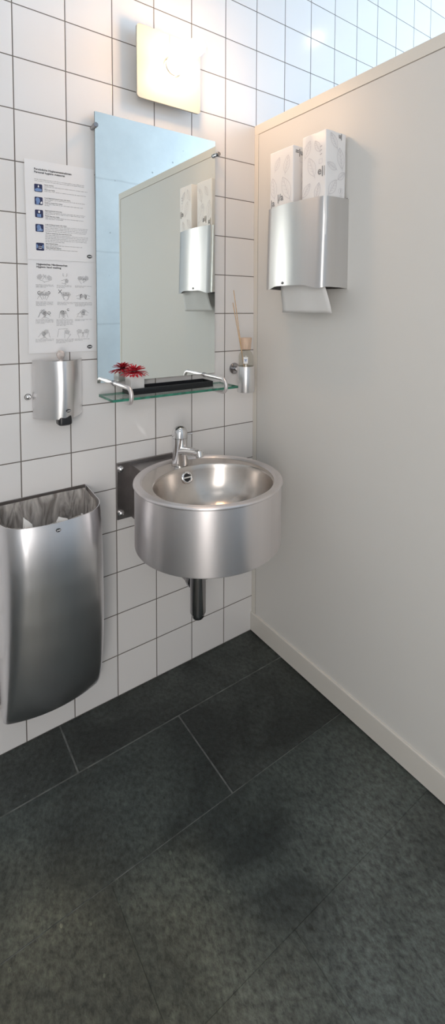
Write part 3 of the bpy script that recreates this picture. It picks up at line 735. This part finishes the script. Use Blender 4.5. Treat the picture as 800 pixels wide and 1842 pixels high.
# black tray
t = thing('black_tray', 'long shallow black tray on the glass shelf', 'tray', (-.43, -.07, 1.0858))
x0, x1, y0, y1, zb = -.588, -.270, -.104, -.030, 1.0858
bm = B(); box(bm, x0, x1, y0, y1, zb, zb+.003, .0005, 1); obj('tray_base', bm, M['tray'], t)
bm = B()
def rr_(x0, x1, y0, y1, z, r=.004):
    out = []
    for cx_, cy_, a0 in ((x1-r, y1-r, 0), (x0+r, y1-r, 90), (x0+r, y0+r, 180), (x1-r, y0+r, 270)):
        out += [(cx_+r*math.cos(math.radians(a0+22.5*k)), cy_+r*math.sin(math.radians(a0+22.5*k)), z) for k in range(5)]
    return out
e = .0035
loft(bm, [rr_(x0+.002, x1-.002, y0+.002, y1-.002, zb+.0005), rr_(x0, x1, y0, y1, zb+.004), rr_(x0, x1, y0, y1, zb+.0205), rr_(x0+e, x1-e, y0+e, y1-e, zb+.0205), rr_(x0+e, x1-e, y0+e, y1-e, zb+.003)], True)
obj('tray_wall', bm, M['tray'], t, 30)

# flower pot
t = thing('potted_gerbera', 'artificial red gerbera in a square white pot on the black tray', 'flower pot', (-.560, -.070, 1.0888))
pcx, pcy, pz0 = -.560, -.070, 1.0888; h = .025
bm = B()
sq = lambda k, z: rr_(pcx-h*k, pcx+h*k, pcy-h*k, pcy+h*k, z, .004*k)
loft(bm, [sq(.95, pz0), sq(.98, pz0+.002), sq(1.0, pz0+.065), sq(.93, pz0+.065), sq(.92, pz0+.052)], True, True, True); obj('pot', bm, M['pot'], t, 40)
fc = Vector((pcx-.001, pcy, pz0+.068))
bm = B(); rp = random.Random(11)
for lay, (npet, ln, lift, zz) in enumerate(((22, .047, .10, 0), (18, .036, .38, .003), (12, .022, .8, .006))):
    for k in range(npet):
        a = 2*PI*(k + rp.uniform(-.2, .2))/npet + lay*.13; L_ = ln*rp.uniform(.88, 1.08); lf = lift + rp.uniform(-.12, .12)
        d = Vector((math.cos(a), math.sin(a), 0)); sd = Vector((-math.sin(a), math.cos(a), 0)); wd = .0042 - lay*.0007
        Lr = []; Rr2 = []; Cc = []
        for s, wk in ((0.08, .5), (.35, .9), (.65, 1.0), (.88, .7), (1.0, .08)):
            c = fc + d*(L_*s) + Vector((0, 0, zz + L_*(lf*s - (.35 if lay == 0 else .12)*s*s*(.6+.8*rp.random()*.4))))
            Lr.append(bm.verts.new(c + sd*wd*wk + Vector((0, 0, .0012*wk)))); Rr2.append(bm.verts.new(c - sd*wd*wk + Vector((0, 0, .0012*wk)))); Cc.append(bm.verts.new(c))
        for i in range(4):
            bm.faces.new((Lr[i], Lr[i+1], Cc[i+1], Cc[i])); bm.faces.new((Cc[i], Cc[i+1], Rr2[i+1], Rr2[i]))
o = obj('petals', bm, M['red'], t, 60)
md = o.modifiers.new('thickness', 'SOLIDIFY'); md.thickness = .0006
bm = B(); lathe(bm, fc, (0, 0, 1), [(.004, -.012), (.009, 0), (.010, .006), (.008, .011), (.004, .0135), (0, .014)], 24, True); obj('flower_centre', bm, M['redcore'], t)

# ------------------------------------------------------------------ tumbler holder with reed diffuser
t = thing('tumbler_holder', 'brushed steel wall tumbler holder in the corner right of the mirror', 'holder', (-.1045, 0, 1.13))
hx, hy = -.1045, -.080; zb, zt = 1.0465, 1.1475
bm = B(); lathe(bm, (hx, hy, zb), (0, 0, 1), [(.0, 0), (.0325, 0), (.0333, .001), (.0333, zt-zb-.0006), (.0328, zt-zb), (.0318, zt-zb), (.0316, zt-zb-.002), (.0316, .003), (0, .003)], 48); obj('steel_cup', bm, M['steel'], t, 40)
bm = B(); lathe(bm, (hx, 0, 1.1295), (0, -1, 0), [(.0225, 0), (.0228, .002), (.0222, .006), (.0205, .008), (.012, .0085), (.0, .0085)], 36); obj('wall_rosette', bm, M['trapchrome'], t)
bm = B(); lathe(bm, (hx, -.006, 1.1295), (0, -1, 0), [(.0095, 0), (.0085, .01), (.0085, .043)], 24, True, True); obj('holder_arm', bm, M['chrome'], t)

t = thing('reed_diffuser', 'glass reed diffuser bottle with wooden cap standing in the steel tumbler', 'reed diffuser', (hx, hy, zb+.003))
bm = B(); z0 = zb+.0035
lathe(bm, (hx, hy, 0), (0, 0, 1), [(0, z0), (.026, z0), (.0278, z0+.003), (.0280, 1.180), (.0272, 1.190), (.0238, 1.199), (.0180, 1.2055), (.0155, 1.209), (.0155, 1.216)], 40); obj('glass_bottle', bm, M['bottle'], t, 60)
bm = B(); lathe(bm, (hx, hy, 1.2115), (0, 0, 1), [(0, 0), (.0170, 0), (.0182, .001), (.0225, .0445), (.0222, .0455), (0, .0455)], 36); obj('wooden_cap', bm, M['wood'], t, 40)
lc = Vector((hx, hy, 0))
bm = B()
va = math.atan2(-.83, -.62)
pt_ = lambda a, z, r: (hx + r*math.cos(a), hy + r*math.sin(a), z)
ang = [va - .05 + .62*(i/8-.5) for i in range(9)]
loft(bm, [[pt_(a, 1.160, .0285) for a in ang], [pt_(a, 1.1845, .0285) for a in ang]], False)
lb = obj('bottle_label', bm, M['white'], t, 60)
bm = B()
for z, hw_, th in ((1.1745, .20, .0013), (1.1715, .07, .0016), (1.168, .14, .0007)):
    aa = [va - .05 + hw_*(i/6-.5)*2 for i in range(7)]
    loft(bm, [[pt_(a, z-th, .0288) for a in aa], [pt_(a, z+th, .0288) for a in aa]], False)
obj('label_print', bm, M['skyink'], lb, 0)
for p0, p1 in (((hx-.004, hy-.002, 1.10), (-.1645, -.080, 1.4385)), ((hx+.004, hy+.003, 1.10), (-.1395, -.040, 1.392))):
    p0 = Vector(p0); p1 = Vector(p1)
    bm = B(); tube(bm, [p0.lerp(p1, i/4) for i in range(5)], .0016, 8); obj('reed', bm, M['reed'], t, 60)

# ------------------------------------------------------------------ paper towel dispenser on the partition
t = thing('paper_towel_dispenser', 'curved steel paper towel dispenser on the cream partition', 'dispenser', (PX, -.345, 1.436))
YN, YF = -.497, -.192
def disp_sec(z, k):
    m = (YN+YF)/2; hw = (YF-YN)/2
    half = [(hw-.001, -.000), (hw-.002, -.030), (hw-.006, -.070), (hw-.009, -.088), (hw-.014, -.099), (hw-.022, -.1055)]
    out = [(PX-.0005+x*k, m+y) for y, x in half]
    nn = 14; yi = hw-.022
    out += [(PX-.0005 + k*(-.1055 - .016*math.sin(PI*i/nn)), m + yi - 2*yi*i/nn) for i in range(1, nn)]
    out += [(PX-.0005+x*k, m-y) for y, x in reversed(half)]
    return [(x, y, z) for x, y in out]
bm = B(); rings = []
ZS = [1.4365, 1.446, 1.458, 1.475, 1.50, 1.55, 1.60, 1.65, 1.69, 1.7245]
KS = [1.03 - .08*(z-1.4365)/.288 for z in ZS]
for z, k in zip(ZS, KS):
    rg = disp_sec(z, k); n = len(rg)
    if z < 1.475:  # arched cut-out in the front where the towel comes out
        lo = []
        for i, p in enumerate(rg):
            q = i/(n-1); f = min(1, max(0, (.27-abs(q-.5))/.13)); f = f*f*(3-2*f)
            side = .004*math.sin(PI*min(1, max(0, (q if q < .5 else 1-q)/.2)))
            lo.append((p[0], p[1], z + (1.475-z)*.30*f + side*(1.475-z)/.0385))
        rg = lo
    rings.append(rg)
loft(bm, rings, False); o = obj('curved_front', bm, M['steel_disp'], t, 35)
solid(o, .0014)
bm = B(); box(bm, PX-.004, PX-.0002, YN+.004, YF-.004, 1.437, 1.728, .001, 1); obj('back_plate', bm, M['steel_dark'], t)
bm = B(); box(bm, PX-.090, PX-.004, YN+.012, YF-.012, 1.505, 1.60, .002, 1); obj('inner_hopper', bm, M['steel_dark'], t)
emblem(t, (PX-.1250, -.318, 1.4575), (-.06, -1, 0), (.08, 0, 1), .0125)

# hanging towel
t = thing('paper_towel', 'folded white paper towel hanging from the steel dispenser', 'paper towel', (PX-.08, -.37, 1.36))
bm = B(); n = 12; rows_ = []
for j in range(11):
    q = j/10; z = 1.472 - .115*q
    yl = -.272 + .030*q**2 + .006*math.sin(q*5); yr = -.468 - .022*math.sin(min(1, q*1.15)*PI/2)
    x = PX - .088 + .026*q**1.5
    rows_.append([bm.verts.new((x - .006*math.sin(PI*i/n)*(1-q) + .003*math.sin(i*.9)*q, yl + (yr-yl)*i/n, z - .002*q*(i/n))) for i in range(n+1)])
for j in range(10):
    for i in range(n): bm.faces.new((rows_[j][i], rows_[j][i+1], rows_[j+1][i+1], rows_[j+1][i]))
o = obj('hanging_sheet', bm, M['paper2'], t, 60)
md = o.modifiers.new('thickness', 'SOLIDIFY'); md.thickness = .0012

# wrapped packs standing in the dispenser
def leaf(bm, c, ang, s, to3, wd=.0011):
    a = math.radians(ang); rot = lambda p: Vector((c[0] + s*(math.cos(a)*p[0]-math.sin(a)*p[1]), c[1] + s*(math.sin(a)*p[0]+math.cos(a)*p[1])))
    for sg in (1, -1):
        strip(bm, [rot(p) for p in bez((0, -1), (sg*.95, -.1), (0, 1), 12)], wd, to3)
    strip(bm, [rot((0, -1.25)), rot((0, 1))], wd*.8, to3)
    for k in range(4):
        y = -.55 + .35*k
        for sg in (1, -1): strip(bm, [rot((0, y)), rot((sg*.33*(1-abs(y)*.6), y+.3))], wd*.6, to3)
def pack(label, y0, y1, x0, zt, variant):
    t = thing('towel_pack', label, 'paper towel pack', ((x0-.012)/2, (y0+y1)/2, 1.601), 'wrapped towel packs in the dispenser')
    bm = B(); box(bm, x0, -.0125, y0, y1, 1.601, zt, .004, 3)
    bmesh.ops.subdivide_edges(bm, edges=[e for e in bm.edges if e.calc_length() > .05], cuts=5, use_grid_fill=True)
    r2 = random.Random(variant)
    for v in bm.verts: v.co += Vector((r2.uniform(-1, 1), r2.uniform(-1, 1), r2.uniform(-1, 1)))*.0006
    obj('wrapper', bm, M['wrap'], t, 50)
    F = lambda p: Vector((x0-.0012, y1 - p[0], 1.70 + p[1]))          # front, p = (across, up)
    E_ = lambda p: Vector((x0 + p[0], y0-.0012, 1.70 + p[1]))         # near end
    wF = y1-y0; wE = -.0125-x0; H = zt-1.70
    K = [0]
    def done(bm, m, nm): obj(nm, bm, M[m], t, 0)
    def lf(c, a, sz, to3): bm = B(); leaf(bm, c, a, sz, to3); done(bm, 'wrapprint', 'leaf_print')
    def ln(pts, wd, to3, m='wrapprint', nm='printed_line'): bm = B(); strip(bm, pts, wd, to3); done(bm, m, nm)
    def tx(st, sz, fr, bold): bm = B(); text_bm(bm, st, sz, fr, bold); done(bm, 'inkline', 'printed_letters')
    fF = lambda u, v: (F((u, v)), (0, -1, 0), (0, 0, 1))
    fE = lambda u, v: (E_((u, v)), (1, 0, 0), (0, 0, 1))
    circ_ = lambda u, v, r: [(u+r*math.cos(a*PI/8), v+r*math.sin(a*PI/8)) for a in range(17)]
    box_ = lambda u, v, w_, h_: [(u, v), (u+w_, v), (u+w_, v+h_), (u, v+h_), (u, v)]
    if variant == 1:     # near pack
        for q in (((.026, .185), -25, .028), ((.045, .125), 22, .034), ((.022, .055), -40, .026), ((.07, .185), 30, .022), ((.072, .045), -15, .026)): lf(*q, F)
        for q in (((.030, .055), -35, .030), ((.066, .150), 12, .032), ((.034, .20), 35, .026), ((.070, .095), -50, .020), ((.026, .120), 70, .022)): lf(*q, E_)
        tx('e|', .034, fF(.072, .095), .0007); ln([(.1015, .118), (.1015, .088)], .0018, F, 'inkline')
        for k in range(3): ln([(.082, .155+.012*k), (.09, .158+.012*k)], .0035, F)
        ln(box_(.078, .128, .014, .014), .001, F)
        tx('u|', .02, fE(.055, .212), .0009)
        ln(circ_(.068, .047, .009), .0009, E_); ln([(.068, .042), (.068, .053)], .0014, E_, 'inkline')
        for k in range(2): ln([(.063, .032-.006*k), (.075, .032-.006*k)], .0012, E_)
    else:
        for q in (((.022, .095), 8, .036), ((.088, .085), 25, .044), ((.042, .175), -30, .024), ((.090, .165), -15, .030)): lf(*q, F)
        lf((.025, .01), -60, .022, E_); lf((.05, .10), -25, .02, E_)
        tx('|a', .032, fF(.006, .033), .0007); tx('|/a', .032, fF(.042, .047), .0007)
        for u in (.014, .052): ln(box_(u, .008, .02, .014), .001, F)
        tx('=|u', .026, fE(.010, .194), .0009)
        ln(box_(.03, .17, .022, .014), .001, E_)
        ln(circ_(.048, .128, .0095), .0009, E_)
        tx('^', .014, fE(.0435, .121), .0002)
pack('white wrapped towel pack at the near end of the dispenser', -.4855, -.3785, -.1025, 1.930, 1)
pack('white wrapped towel pack at the corner end of the dispenser', -.3330, -.2120, -.1010, 1.922, 2)

# ------------------------------------------------------------------ ceiling lamp beyond the partition, assumed from a glint in the tiles
t = thing('assumed_ceiling_lamp', 'assumed small round ceiling lamp beyond the partition reflected in the upper tiles', 'lamp', (1.38, -1.06, 3.4))
bm = B(); lathe(bm, (1.38, -1.06, 3.4), (0, 0, -1), [(.075, 0), (.075, .012), (.065, .02), (.05, .02)], 32); obj('lamp_base', bm, M['opal'], t)
bm = B(); lathe(bm, (1.38, -1.06, 3.38), (0, 0, -1), [(.028, 0), (.032, .008), (.028, .02), (.016, .028), (0, .030)], 32); obj('lamp_globe', bm, M['bulb'], t)
